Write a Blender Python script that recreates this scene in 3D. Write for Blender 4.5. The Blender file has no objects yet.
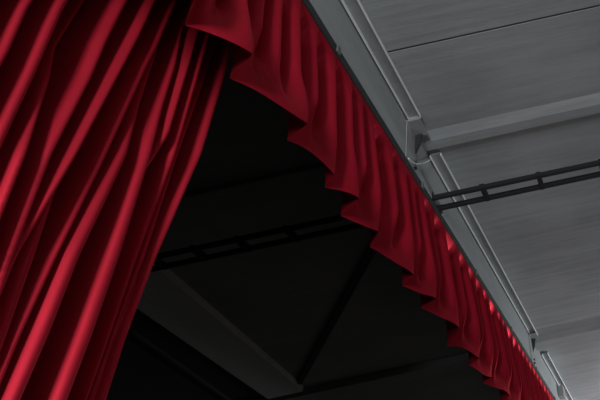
import bpy, bmesh, math, random
from math import pi, sin, cos
random.seed(4)
S = bpy.context.scene
C = S.collection

# ------------------------------------------------------------------ helpers
def tag(o, label=None, cat=None, group=None, kind=None):
    if label: o['label'] = label
    if cat: o['category'] = cat
    if group: o['group'] = group
    if kind: o['kind'] = kind
    return o

def empty(name, loc):
    o = bpy.data.objects.new(name, None)
    o.empty_display_size = .1
    o.location = loc
    C.objects.link(o)
    return o

class MB:
    """collects shapes, links them as ONE mesh object"""
    def __init__(s): s.bm = bmesh.new()
    def box(s, x0, x1, y0, y1, z0, z1):
        v = [s.bm.verts.new((x, y, z)) for x in (x0, x1) for y in (y0, y1) for z in (z0, z1)]
        for f in ((0,1,3,2),(4,6,7,5),(0,4,5,1),(2,3,7,6),(0,2,6,4),(1,5,7,3)):
            s.bm.faces.new([v[i] for i in f])
        return s
    def prism(s, pts, y0, y1):
        """(x,z) outline extruded along y"""
        a = [s.bm.verts.new((x, y0, z)) for x, z in pts]
        b = [s.bm.verts.new((x, y1, z)) for x, z in pts]
        n = len(pts)
        s.bm.faces.new(a); s.bm.faces.new(b[::-1])
        for i in range(n): s.bm.faces.new((a[i], b[i], b[(i+1) % n], a[(i+1) % n]))
        return s
    def run(s, pts, x0, x1):
        """(y,z) outline extruded along x"""
        a = [s.bm.verts.new((x0, y, z)) for y, z in pts]
        b = [s.bm.verts.new((x1, y, z)) for y, z in pts]
        n = len(pts)
        s.bm.faces.new(a); s.bm.faces.new(b[::-1])
        for i in range(n): s.bm.faces.new((a[i], b[i], b[(i+1) % n], a[(i+1) % n]))
        return s
    def slab(s, quad, z0, z1):
        """(x,y) outline extruded along z"""
        a = [s.bm.verts.new((x, y, z0)) for x, y in quad]
        b = [s.bm.verts.new((x, y, z1)) for x, y in quad]
        n = len(quad)
        s.bm.faces.new(a); s.bm.faces.new(b[::-1])
        for i in range(n): s.bm.faces.new((a[i], b[i], b[(i+1) % n], a[(i+1) % n]))
        return s
    def tube(s, pts, r, n=14):
        from mathutils import Vector
        P = [Vector(p) for p in pts]
        rings = []
        for i, p in enumerate(P):
            t = (P[min(i+1, len(P)-1)] - P[max(i-1, 0)]).normalized()
            u = t.cross(Vector((0, 0, 1)))
            if u.length < 1e-3: u = t.cross(Vector((1, 0, 0)))
            u.normalize(); w = t.cross(u)
            rings.append([s.bm.verts.new(p + (u*cos(2*pi*k/n) + w*sin(2*pi*k/n))*r) for k in range(n)])
        for a, b in zip(rings, rings[1:]):
            for k in range(n): s.bm.faces.new((a[k], a[(k+1) % n], b[(k+1) % n], b[k]))
        s.bm.faces.new(rings[0]); s.bm.faces.new(rings[-1][::-1])
        return s
    def build(s, name, mat, parent=None, smooth=False, bevel=0):
        bmesh.ops.recalc_face_normals(s.bm, faces=s.bm.faces)
        me = bpy.data.meshes.new(name)
        s.bm.to_mesh(me); s.bm.free()
        me.materials.append(mat)
        o = bpy.data.objects.new(name, me)
        C.objects.link(o)
        if smooth:
            for p in me.polygons: p.use_smooth = len(p.vertices) == 4
        if bevel:
            b = o.modifiers.new('bevel', 'BEVEL'); b.width = bevel; b.segments = 2; b.limit_method = 'ANGLE'
        if parent:
            o.parent = parent
            o.location = [-c for c in parent.location]
        return o

def struct(o): o['kind'] = 'structure'; return o

# ---------------------------------------------------------------- materials
def nodes(name):
    m = bpy.data.materials.new(name); m.use_nodes = True
    nt = m.node_tree
    return m, nt, nt.nodes['Principled BSDF']

def concrete(name, c0, c1, along=(.35, 5.5, 5.5), rough=.85, bump=.25):
    m, nt, b = nodes(name)
    tc = nt.nodes.new('ShaderNodeTexCoord')
    mp = nt.nodes.new('ShaderNodeMapping'); mp.inputs['Scale'].default_value = along
    nt.links.new(tc.outputs['Object'], mp.inputs['Vector'])
    n1 = nt.nodes.new('ShaderNodeTexNoise'); n1.inputs['Scale'].default_value = 2.2
    n1.inputs['Detail'].default_value = 8; n1.inputs['Roughness'].default_value = .65
    nt.links.new(mp.outputs[0], n1.inputs['Vector'])
    n2 = nt.nodes.new('ShaderNodeTexNoise'); n2.inputs['Scale'].default_value = .9
    n2.inputs['Detail'].default_value = 5
    nt.links.new(tc.outputs['Object'], n2.inputs['Vector'])
    mx = nt.nodes.new('ShaderNodeMath'); mx.operation = 'ADD'
    nt.links.new(n1.outputs['Fac'], mx.inputs[0]); nt.links.new(n2.outputs['Fac'], mx.inputs[1])
    cr = nt.nodes.new('ShaderNodeMapRange'); cr.inputs['From Min'].default_value = .75; cr.inputs['From Max'].default_value = 1.25
    nt.links.new(mx.outputs[0], cr.inputs['Value'])
    mc = nt.nodes.new('ShaderNodeMix'); mc.data_type = 'RGBA'
    mc.inputs['A'].default_value = (*c0, 1); mc.inputs['B'].default_value = (*c1, 1)
    nt.links.new(cr.outputs['Result'], mc.inputs['Factor'])
    nt.links.new(mc.outputs['Result'], b.inputs['Base Color'])
    b.inputs['Roughness'].default_value = rough
    bp = nt.nodes.new('ShaderNodeBump'); bp.inputs['Strength'].default_value = bump; bp.inputs['Distance'].default_value = .02
    nt.links.new(n1.outputs['Fac'], bp.inputs['Height'])
    nt.links.new(bp.outputs[0], b.inputs['Normal'])
    return m

def plain(name, col, rough=.5, metal=0, spread=.15):
    m, nt, b = nodes(name)
    n = nt.nodes.new('ShaderNodeTexNoise'); n.inputs['Scale'].default_value = 9; n.inputs['Detail'].default_value = 4
    tc = nt.nodes.new('ShaderNodeTexCoord'); nt.links.new(tc.outputs['Object'], n.inputs['Vector'])
    mc = nt.nodes.new('ShaderNodeMix'); mc.data_type = 'RGBA'
    mc.inputs['A'].default_value = (*[c*(1-spread) for c in col], 1); mc.inputs['B'].default_value = (*[min(1, c*(1+spread)) for c in col], 1)
    nt.links.new(n.outputs['Fac'], mc.inputs['Factor']); nt.links.new(mc.outputs['Result'], b.inputs['Base Color'])
    b.inputs['Roughness'].default_value = rough; b.inputs['Metallic'].default_value = metal
    return m

def velvet(name, col, rough, sheen, metal=.6, weave=900, spec=.35):
    m, nt, b = nodes(name)
    tc = nt.nodes.new('ShaderNodeTexCoord')
    n = nt.nodes.new('ShaderNodeTexNoise'); n.inputs['Scale'].default_value = 3; n.inputs['Detail'].default_value = 5
    nt.links.new(tc.outputs['Object'], n.inputs['Vector'])
    mc = nt.nodes.new('ShaderNodeMix'); mc.data_type = 'RGBA'
    mc.inputs['A'].default_value = (*[c*.85 for c in col], 1); mc.inputs['B'].default_value = (*[c*1.15 for c in col], 1)
    nt.links.new(n.outputs['Fac'], mc.inputs['Factor']); nt.links.new(mc.outputs['Result'], b.inputs['Base Color'])
    b.inputs['Roughness'].default_value = rough
    b.inputs['Specular IOR Level'].default_value = spec
    b.inputs['Metallic'].default_value = metal
    b.inputs['Specular Tint'].default_value = (1, .35, .32, 1)
    b.inputs['Sheen Weight'].default_value = sheen
    b.inputs['Sheen Roughness'].default_value = .35
    b.inputs['Sheen Tint'].default_value = (.9, .12, .25, 1)
    f = nt.nodes.new('ShaderNodeTexNoise'); f.inputs['Scale'].default_value = weave
    nt.links.new(tc.outputs['Object'], f.inputs['Vector'])
    bp = nt.nodes.new('ShaderNodeBump'); bp.inputs['Strength'].default_value = .08; bp.inputs['Distance'].default_value = .002
    nt.links.new(f.outputs['Fac'], bp.inputs['Height']); nt.links.new(bp.outputs[0], b.inputs['Normal'])
    return m

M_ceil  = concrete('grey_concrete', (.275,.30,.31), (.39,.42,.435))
M_beam  = concrete('beam_concrete', (.27,.285,.29), (.36,.375,.38))
M_gird  = concrete('girder_concrete', (.27,.29,.295), (.33,.35,.355), along=(3, .5, 3), bump=.12)
M_wall  = concrete('hall_plaster', (.30,.30,.29), (.36,.36,.35), along=(1, 1, 1))
M_duct  = plain('pale_duct', (.42,.43,.43), .7)
M_stage = concrete('black_stage_paint_and_shade', (.012,.012,.012), (.02,.02,.02), along=(1, 1, 1))  # black floor and walls; on the left ceiling it stands in for shade
M_sceil = concrete('shaded_stage_concrete', (.18,.188,.19), (.23,.238,.24))  # same concrete as the hall, with the unlit stage's shade put into the colour
M_floor = plain('dark_wood_floor', (.10,.075,.055), .5)
M_black = plain('black_steel', (.009,.010,.011), .9, 0)
M_rail  = plain('dark_rail', (.02,.023,.024), .6, 0)
M_clip  = plain('dull_grey_clip', (.13,.135,.135), .6)
M_tray  = plain('galvanised_steel', (.34,.36,.37), .55, .3)
M_lip   = plain('bare_edge', (.80,.82,.82), .45, 0)
M_plate = plain('grey_steel', (.30,.31,.31), .6, .1)
M_wire  = plain('white_wire', (.72,.74,.74), .5)
M_cur   = velvet('crimson_satin', (.365,.0125,.027), .46, .05, .5, spec=.22)
M_val   = velvet('crimson_valance', (.43,.012,.030), .40, .06, .65)

# ------------------------------------------------------------------ setting
CZ = 6.34                       # ceiling height
GX = -1.80                      # face of the proscenium girder
XL, XR, Y0, Y1 = -11.6, 6.0, -8.0, 26.0
struct(MB().box(GX-.3, XR, Y0, Y1, -.2, 0).build('floor', M_floor))
struct(MB().box(XL, GX-.3, Y0, Y1, -.2, .9).build('floor_stage', M_stage))
cm = MB()
for a, b_ in ((Y0, 3.346), (3.370, Y1)):                   # a joint between the cast bays
    cm.box(GX-.25, XR, a, b_, CZ, CZ+.2)
cm.box(GX-.25, XR, 3.34, 3.38, CZ+.03, CZ+.2)
struct(cm.build('ceiling', M_ceil))
EA, EB = -6.12-.145*(Y0-5.45), -6.12-.145*(Y1-5.45)      # the line of the roof duct: beyond it the shade is coloured in as black
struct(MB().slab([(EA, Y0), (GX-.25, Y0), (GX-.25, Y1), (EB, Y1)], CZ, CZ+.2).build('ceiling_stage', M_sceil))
struct(MB().slab([(XL, Y0), (EA, Y0), (EB, Y1), (XL, Y1)], CZ, CZ+.2).build('ceiling_stage_left', M_stage))
struct(MB().box(GX-.5, GX-.16, Y0, .28, 0, 5.69).build('wall_light_block', M_wall))  # unseen wall added to keep window light from leaking onto the stage
struct(MB().box(XL-.2, XL, Y0, Y1, 0, CZ).build('wall_left', M_stage))
struct(MB().box(XL, GX-.3, Y1, Y1+.2, 0, CZ).build('wall_stage_end', M_stage))
struct(MB().box(GX-.3, XR, Y1, Y1+.2, 0, CZ).build('wall_end', M_wall))
struct(MB().box(XL, GX-.3, Y0-.2, Y0, 0, CZ).build('wall_stage_front', M_stage))
FW = (-0.6, 0.9, 1.4, 4.8)        # the tall window behind the camera: x, x, z, z
struct(MB().box(GX-.3, FW[0], Y0-.2, Y0, 0, CZ).box(FW[1], XR, Y0-.2, Y0, 0, CZ).box(FW[0], FW[1], Y0-.2, Y0, 0, FW[2])
       .box(FW[0], FW[1], Y0-.2, Y0, FW[3], CZ).build('wall_front', M_wall))
struct(MB().box(FW[0], FW[0]+.06, Y0-.14, Y0-.08, FW[2], FW[3]).box(FW[1]-.06, FW[1], Y0-.14, Y0-.08, FW[2], FW[3])
       .box(FW[0]+.06, FW[1]-.06, Y0-.14, Y0-.08, FW[2], FW[2]+.06).box(FW[0]+.06, FW[1]-.06, Y0-.14, Y0-.08, FW[3]-.06, FW[3])
       .build('window_4', M_plate))
# right wall with tall windows
WIN = [(12.6, 14.8), (16.4, 18.6), (20.2, 22.4)]
WZ0, WZ1 = 1.0, 4.3
w = MB(); w.box(XR, XR+.25, Y0, Y1, 0, WZ0); w.box(XR, XR+.25, Y0, Y1, WZ1, CZ)
edge = Y0
for a, b_ in WIN:
    w.box(XR, XR+.25, edge, a, WZ0, WZ1); edge = b_
w.box(XR, XR+.25, edge, Y1, WZ0, WZ1)
struct(w.build('wall_right', M_wall))
for i, (a, b_) in enumerate(WIN):
    f = MB(); t = .06; x0, x1 = XR+.08, XR+.16
    f.box(x0, x1, a, a+t, WZ0, WZ1); f.box(x0, x1, b_-t, b_, WZ0, WZ1)
    f.box(x0, x1, a+t, b_-t, WZ0, WZ0+t); f.box(x0, x1, a+t, b_-t, WZ1-t, WZ1)
    f.box(x0, x1, (a+b_)/2-.025, (a+b_)/2+.025, WZ0+t, WZ1-t)
    struct(f.build('window_%d' % (i+1), M_plate))

# girder over the stage opening, notched where the pipe ladder passes
PZ, PYA, PYB, PR = 5.80, 5.06, 5.27, .035
g = MB()
GB = 5.70
g.box(GX-.5, GX, Y0, PYA-.08, GB, CZ)
g.box(GX-.5, GX, PYB+.08, Y1, GB, CZ)
g.box(GX-.5, GX, PYA-.08, PYB+.08, PZ+.08, CZ)
struct(g.build('trim_1', M_gird))

# ceiling beams, one run over the hall and one over the stage
n = 2
for (a, b_, d) in ((4.62, 4.76, .045), (10.72, 11.1, .12), (16.9, 17.3, .12)):
    struct(MB().run([(a-3*d, CZ), (a, CZ-d), (b_, CZ-d), (b_+.02, CZ)], GX, XR).build('trim_%d' % n, M_ceil)); n += 1
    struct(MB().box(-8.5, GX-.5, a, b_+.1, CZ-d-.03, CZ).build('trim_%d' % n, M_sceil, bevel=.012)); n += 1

# --------------------------------------------------------- stage roof braces
o = MB().slab([(-5.72, 5.45), (-6.52, 5.45), (-7.22, 10.58), (-6.50, 10.58)], CZ-.12, CZ-.002).build('roof_duct', M_duct)
tag(o, 'wide grey duct running away under the dark stage ceiling', 'duct')
o = MB().slab([(-2.92, 6.02), (-2.83, 6.10), (-6.42, 10.38), (-6.48, 10.30)], CZ-.06, CZ-.002).build('roof_brace', M_rail)
tag(o, 'thin black diagonal brace crossing the dark stage ceiling behind the valance', 'brace')
o = MB().slab([(-7.3, 7.2), (-7.36, 7.2), (-8.0, 10.58), (-7.94, 10.58)], CZ-.06, CZ-.002).build('roof_conduit', M_rail)
tag(o, 'faint narrow conduit left of the wide duct on the stage ceiling', 'conduit')

# --------------------------------------------------------------- cable trays
def tray(y0, y1, label):
    t = empty('cable_tray', (-1.71, y0, CZ))
    tag(t, label, 'cable tray', 'cable trays along the girder')
    MB().box(-1.775, -1.645, y0, y1, CZ-.03, CZ-.002).build('channel', M_tray, t)
    for x in (-1.775, -1.645):
        l = MB().box(x-.006, x+.006, y0, y1, CZ-.07, CZ-.028).build('lip', M_lip, t, bevel=.003)
        l['label'] = 'bright bare metal edge'
    MB().box(-1.768, -1.652, y1-.006, y1, CZ-.065, CZ-.03).build('end_cap', M_tray, t)
tray(-2.0, 4.22, 'long grey cable tray nearest the camera, ending at the steel bracket')
tray(4.86, 10.50, 'middle grey cable tray between the two ceiling beams, crossed by black pipes')
tray(11.55, 16.80, 'farthest grey cable tray, past the second ceiling beam at lower right')

# ------------------------------------------------- brackets under beam ends
def bracket(y, label, s=1.0):
    t = empty('steel_bracket', (GX, y, 6.0))
    tag(t, label, 'bracket', 'steel brackets at the beam ends')
    MB().box(GX, GX+.012, y-.13, y+.13, 5.72, 6.27).build('plate', M_plate, t, bevel=.004)
    MB().prism([(GX+.012, 6.25), (GX+.09, 6.25), (GX+.06, 6.10), (GX+.012, 5.98)], y+.10, y+.13).build('web', M_rail, t)
    MB().box(GX+.012, GX+.15, y-.12, y+.13, 6.25, 6.268).build('top_flange', M_plate, t)
    for z in (5.75, 5.82):
        MB().tube([(GX+.012, y+.095, z), (GX+.035, y+.095, z)], .02, 6).build('bolt', M_black, t)
bracket(4.33, 'grey steel bracket on the girder at the nearer ceiling beam')
bracket(10.46, 'grey steel bracket on the girder at the farther ceiling beam')
o = MB().box(GX, GX+.14, 13.45, 13.75, 5.95, 6.2).build('junction_box', M_plate, bevel=.01)
tag(o, 'small dark box on the girder beside the farthest cable tray', 'junction box')

pts = []
for i in range(15):
    u = i/14
    pts.append((GX+.040-.015*u, 4.19+.69*u, 5.685+.576*u**1.25-.03*sin(pi*u)))
o = MB().tube(pts, .007, 8).build('loose_wire', M_wire, smooth=True)
tag(o, 'short white wire looping from the steel bracket to the cable tray', 'wire')

# ------------------------------------------------------- pipe ladder batten
t = empty('pipe_batten', (0, PYA, PZ))
t.rotation_euler.z = .012
tag(t, 'pair of parallel black pipes joined by short rungs, hung across the ceiling', 'pipe batten')
for y in (PYA, PYB):
    MB().tube([(-9.5, y, PZ), (5.5, y, PZ)], PR, 16).build('pipe', M_black, t, smooth=True)
for x in (4.1, 3.4, 2.75, 2.1, 1.45, .8, .2, -.55, -1.22, -3.55, -4.13, -4.65, -5.14, -5.7, -6.3, -7.0):
    MB().box(x-.028, x+.028, PYA-.035, PYB+.03, PZ-.03, PZ+.035).build('rung', M_black, t, bevel=.006)
for x in (3.8, -2.6, -8.2):
    MB().tube([(x, (PYA+PYB)/2, PZ), (x, (PYA+PYB)/2, CZ)], .012, 8).build('hanger_rod', M_black, t)

# -------------------------------------------------------------- valance rail
t = empty('valance_rail', (GX, 0, 5.66))
tag(t, 'long black rail under the girder from which the red valance hangs', 'curtain rail')
MB().box(GX-.045, GX+.03, -3.5, 24, 5.585, 5.68).build('track', M_rail, t, bevel=.004)
for y in (.9, 2.74, 4.6, 6.6, 8.6, 10.6, 12.6):
    MB().box(GX+.03, GX+.045, y-.025, y+.025, 5.60, 5.682).build('rail_clip', M_clip, t, bevel=.004)

# ------------------------------------------------------------- cloth meshes
def grid_mesh(name, rows, mat):
    nv, nu = len(rows), len(rows[0])
    verts = [p for r in rows for p in r]
    faces = [(j*nu+i, j*nu+i+1, (j+1)*nu+i+1, (j+1)*nu+i) for j in range(nv-1) for i in range(nu-1)]
    me = bpy.data.meshes.new(name); me.from_pydata(verts, [], faces); me.materials.append(mat)
    for p in me.polygons: p.use_smooth = True
    o = bpy.data.objects.new(name, me); C.objects.link(o)
    return o

# the gathered curtain: each fold is (height, position along the stage, width each side, depth)
FOLDS = [
  [(5, .37, .026, .028, .9), (1, .40, .026, .028, 1)],
  [(5, .47, .024, .026, 1), (1, .50, .024, .026, 1)],
  [(5, .56, .028, .03, .9), (1, .60, .026, .028, 1)],
  [(5, .66, .026, .03, 1), (1, .70, .026, .028, 1)],
  [(5, .74, .026, .030, 1), (1, .79, .026, .028, 1)],
  [(3.55, 0.83, 0.025, 0.0285, 1), (3.14, 0.89, 0.0236, 0.0269, 1)],
  [(3.66, 0.9, 0.0243, 0.0283, 1), (3.22, 0.96, 0.0228, 0.0266, 1)],
  [(3.8, 0.99, 0.0259, 0.0306, 1), (3.56, 1.02, 0.0251, 0.0296, 1), (3.17, 1.04, 0.0227, 0.0269, 1)],
  [(3.93, 1.08, 0.0379, 0.0514, 1), (3.55, 1.12, 0.0357, 0.0459, 1), (3.31, 1.14, 0.034, 0.0437, 1), (2.98, 1.17, 0.0317, 0.0408, 1)],
  [(3.81, 1.18, 0.0117, 0.0175, 0.3), (3.62, 1.19, 0.0197, 0.0253, 0.7), (3.24, 1.22, 0.0234, 0.0234, 1.1), (2.88, 1.26, 0.0218, 0.0218, 1.1)],
  [(4.21, 1.275, 0.030, 0.035, 1), (3.96, 1.28, 0.033, 0.031, 1), (3.74, 1.295, 0.034, 0.028, 1), (3.31, 1.3, 0.0347, 0.026, 1), (2.9, 1.34, 0.0266, 0.024, 1), (2.63, 1.38, 0.0255, 0.0229, 1)],
  [(4.38, 1.38, 0.03, 0.0306, 1.1), (4.11, 1.38, 0.0284, 0.0279, 1.15), (3.83, 1.375, 0.0281, 0.0277, 1.15), (3.36, 1.37, 0.0218, 0.025, 1.1), (2.91, 1.36, 0.0191, 0.0218, 0.9), (2.63, 1.38, 0.0178, 0.0204, 0.9)],
  [(3.58, 1.42, 0.021, 0.028, 0.15), (3.4, 1.4, 0.0295, 0.0328, 0.35), (2.94, 1.42, 0.0381, 0.0381, 0.75), (2.66, 1.45, 0.0388, 0.0332, 0.75), (2.44, 1.47, 0.0367, 0.0315, 0.7)],
  [(4.52, 1.485, 0.042, 0.042, 1), (4.15, 1.485, 0.036, 0.036, 1), (4.04, 1.48, 0.0413, 0.0413, 1), (3.47, 1.49, 0.0291, 0.0254, 0.9), (2.98, 1.49, 0.0223, 0.0191, 0.8), (2.67, 1.49, 0.0174, 0.0174, 0.8), (2.45, 1.5, 0.0163, 0.0163, 0.8)],
  [(4.48, 1.51, 0.0139, 0.0139, 0.4), (4.22, 1.53, 0.0179, 0.0179, 0.6), (3.84, 1.55, 0.0252, 0.0293, 0.7), (3.54, 1.56, 0.0355, 0.0591, 0.95), (3.28, 1.55, 0.0439, 0.0622, 1), (3.02, 1.54, 0.0439, 0.0641, 1), (2.7, 1.55, 0.0465, 0.0682, 1), (2.46, 1.55, 0.0431, 0.0632, 1)],
  [(4.47, 1.59, 0.0198, 0.0248, 0.8), (4.2, 1.62, 0.024, 0.0289, 0.9), (3.9, 1.64, 0.0321, 0.0367, 0.9), (3.63, 1.66, 0.0439, 0.0483, 1), (3.1, 1.69, 0.0553, 0.0751, 1), (2.76, 1.7, 0.0581, 0.0727, 1), (2.51, 1.7, 0.054, 0.0709, 1)],
  [(4.53, 1.65, 0.0209, 0.0261, 1.1), (4.26, 1.67, 0.0201, 0.0251, 1.1), (3.79, 1.71, 0.0235, 0.0282, 1.0), (3.55, 1.71, 0.0225, 0.0269, 0.5), (3.27, 1.71, 0.0168, 0.021, 0.1)],
  [(4.62, 1.715, 0.0223, 0.0278, 1.1), (4.33, 1.735, 0.0214, 0.0267, 1.1), (3.73, 1.79, 0.0247, 0.0247, 0.9), (3.18, 1.83, 0.014, 0.0165, 0.45), (2.82, 1.845, 0.0126, 0.0147, 0.35), (2.54, 1.845, 0.0113, 0.0142, 0.35)],
  [(4.7, 1.775, 0.0236, 0.0295, .95), (4.41, 1.80, 0.0229, 0.0286, .9), (3.76, 1.835, 0.0186, 0.0186, 0.6), (3.2, 1.87, 0.0145, 0.0145, 0.4), (2.83, 1.88, 0.0128, 0.0128, 0.2)],
  [(4.84, 1.875, 0.0391, 0.0326, 1.05), (4.52, 1.90, 0.0437, 0.0312, 1.05), (3.85, 1.925, 0.033, 0.02, 0.95), (3.23, 1.91, 0.024, 0.018, 0.55), (2.84, 1.90, 0.025, 0.0167, 0.5), (2.56, 1.905, 0.0265, 0.0153, 0.5)],
]
def at(tab, z):
    if z >= tab[0][0]: return tab[0][1:]
    for p, q in zip(tab, tab[1:]):
        if z >= q[0]:
            u = (p[0]-z)/(p[0]-q[0])
            return [a+(b-a)*u for a, b in zip(p[1:], q[1:])]
    return tab[-1][1:]

CX = -2.185          # the valleys; ridges come forward of it
HC, SL, SR = .27, 4.0, 3.8      # fold depth, steepness of each side
def curtain_rows():
    rows = []
    ny = 560
    zs = [.92 + (5.30-.92)*j/120 for j in range(121)]
    for z in zs:
        fs = [at(t, z) for t in FOLDS]
        yend = fs[-1][0] + .04
        r = []
        for i in range(ny+1):
            y = .30 + (yend-.30)*i/ny
            h = 0
            for (c, wl, wr, a) in fs:
                d = y-c-.02
                rr = .85*(wl if d < 0 else wr)
                sl = SL if d < 0 else SR
                h = max(h, HC - (1-a)*.11 - sl*(math.hypot(d, rr)-rr))
            x = CX + h
            r.append((x, y, z))
        rows.append(r)
    return rows
o = grid_mesh('stage_curtain', curtain_rows(), M_cur)
tag(o, 'crimson satin stage curtain hanging in long gathered folds at the left', 'curtain')
t = empty('curtain_track', (CX, 0, 5.33))
tag(t, 'black curtain track hidden behind the near end of the valance', 'curtain track')
MB().box(CX-.06, CX+.06, -3.5, 24, 5.305, 5.37).build('track', M_rail, t)
for y in (-1, 4.2, 9, 14):
    MB().box(CX-.02, CX+.02, y-.02, y+.02, 5.37, 5.70).build('hanger', M_rail, t)

# the valance: back (V) and front (R) points of its wavy hem, seen from above
VR = [(-1.75, 1.47), (-1.555, 1.69), (-1.75, 1.81), (-1.56, 2.23), (-1.75, 2.35), (-1.63, 2.70), (-1.74, 2.80), (-1.60, 2.99),
      (-1.79, 3.12), (-1.66, 3.43), (-1.81, 3.64), (-1.65, 4.13), (-1.79, 4.24), (-1.64, 4.66), (-1.83, 4.79), (-1.63, 5.32),
      (-1.88, 5.70), (-1.68, 6.22), (-1.84, 6.38), (-1.72, 6.90), (-1.88, 7.08)]
def hem_points():
    a = list(VR); rnd = random.Random(9)
    y = 1.47; pre = []
    while y > -3.0:
        y -= .14 + .06*rnd.random(); pre.append((-1.57+.03*rnd.random(), y))
        y -= .32 + .12*rnd.random(); pre.append((-1.76+.03*rnd.random(), y))
    a = pre[::-1] + a
    y = 7.08
    while y < 23:
        y += .44 + .16*rnd.random(); a.append((-1.68+.04*rnd.random(), y))
        y += .10 + .14*rnd.random(); a.append((-1.86+.04*rnd.random(), y))
    return a
def smooth_curve(a, n=12):
    out = []
    for i in range(len(a)-1):
        p0, p1, p2, p3 = a[max(i-1, 0)], a[i], a[i+1], a[min(i+2, len(a)-1)]
        for k in range(n):
            u = k/n
            e = u*u*(3-2*u)*.55 + u*.45                    # settles at the turns
            q = u**.7 if p2[0] > p1[0] else u                  # steep rise, rounded crest
            x = p1[0] + (p2[0]-p1[0])*(.5-.5*cos(pi*q))
            y = p1[1] + (p2[1]-p1[1])*e
            out.append((x, y))
    out.append(a[-1])
    return out
def valance_rows():
    pts = [(x + (-.015 if i % 2 else -.02), y+.01) for i, (x, y) in enumerate(hem_points())]
    hem = smooth_curve(pts, 44)
    rnd = random.Random(21)
    ridges = []                                   # (position, how far back its crest sits, sub-fold?)
    for (vx, vy), (rx, ry) in zip(pts[0::2], pts[1::2]):
        ridges.append((ry-.01, 0, 0))
        n = 2 if ry-vy > .36 and ry < 3.9 else (1 if ry-vy > .2 else 0)
        for k in range(n):
            ridges.append((vy + (ry-vy)*((k+.55)/(n+.75)) + rnd.uniform(-.02, .02), rnd.uniform(.0, .035), 1))
    ridges.sort()
    ZT, ZB = 5.58, 4.25
    nz = 64
    rows = []
    for j in range(nz+1):
        t = j/nz
        w = min(1, max(0, (t-.6)/.4)); w = w*w*(3-2*w)
        env = min(1, t/.22)**1.1
        r = []
        for i, (hx, hy) in enumerate(hem):
            best = -9
            for (c, back, sub) in ridges:
                if abs(hy-c) > .5: continue
                d = hy - c - .02*sin(t*3+c*5)
                rr = .034 if d < 0 else .022
                sl = 2.6 if d < 0 else 3.8
                best = max(best, -back - (.10*w if sub else 0) - sl*(math.hypot(d, rr)-rr))
            best = max(best, -.16 + .4*(best+.16), -.26) if best < -.15 else best
            crest = GX + .02 + .165*t
            xr = crest + best*env
            x = xr + (hx - xr)*w
            if hy < 2.15: x = max(x, GX - .07 + .012*sin(hy*40))        # lies in front of the curtain
            hm = .02*sin(hy*5.3+1) + .015*sin(hy*11)
            r.append((x, hy, ZT + (ZB+hm-ZT)*t))
        rows.append(r)
    return rows
o = grid_mesh('stage_valance', valance_rows(), M_val)
tag(o, 'ruffled crimson valance with wavy hem running along the girder into the distance', 'valance')

# ------------------------------------------------------------------ daylight
W = bpy.data.worlds.new('World'); S.world = W; W.use_nodes = True
W.node_tree.nodes['Background'].inputs[0].default_value = (.75, .85, 1, 1)
W.node_tree.nodes['Background'].inputs[1].default_value = .25
POW = [40, 720, 300]
for i, (a, b_) in enumerate(WIN):
    l = bpy.data.lights.new('window_daylight', 'AREA'); l.shape = 'RECTANGLE'
    l.size = WZ1-WZ0; l.size_y = b_-a; l.energy = POW[i]; l.color = (.93, .97, 1)
    q = bpy.data.objects.new('window_daylight', l); C.objects.link(q)
    q.location = (XR+.03, (a+b_)/2, (WZ0+WZ1)/2); q.rotation_euler = (0, pi/2, 0)

l = bpy.data.lights.new('window_daylight', 'AREA'); l.shape = 'RECTANGLE'
l.size = FW[1]-FW[0]; l.size_y = FW[3]-FW[2]; l.energy = 830; l.color = (.95, .97, 1)
q = bpy.data.objects.new('window_daylight', l); C.objects.link(q)
q.location = ((FW[0]+FW[1])/2, Y0-.03, (FW[2]+FW[3])/2); q.rotation_euler = (pi/2, 0, 0)

# -------------------------------------------------------------------- camera
cam = bpy.data.cameras.new('Camera'); co = bpy.data.objects.new('Camera', cam); C.objects.link(co)
from mathutils import Matrix, Vector
F, TH = 560.82, math.radians(36.1405)
L = math.hypot(1, .22)
fwd = Vector((0, cos(TH), sin(TH))); up0 = Vector((0, -sin(TH), cos(TH))); r0 = Vector((1, 0, 0))
# the camera is rolled 12.4 degrees
right = (r0*(1/L) + up0*(-.22/L))
up = (r0*(.22/L) + up0*(1/L))
co.matrix_world = Matrix(((right.x, up.x, -fwd.x, 0), (right.y, up.y, -fwd.y, 0), (right.z, up.z, -fwd.z, 1.6), (0, 0, 0, 1)))
cam.sensor_width = 36; cam.sensor_fit = 'HORIZONTAL'; cam.lens = F*36/600
cam.shift_x = -(592-300)/600
cam.shift_y = 0
cam.clip_start = .05
S.camera = co
S.view_settings.view_transform = 'Standard'; S.view_settings.look = 'None'
S.view_settings.exposure = 0; S.view_settings.gamma = 1
S.view_settings.use_curve_mapping = False
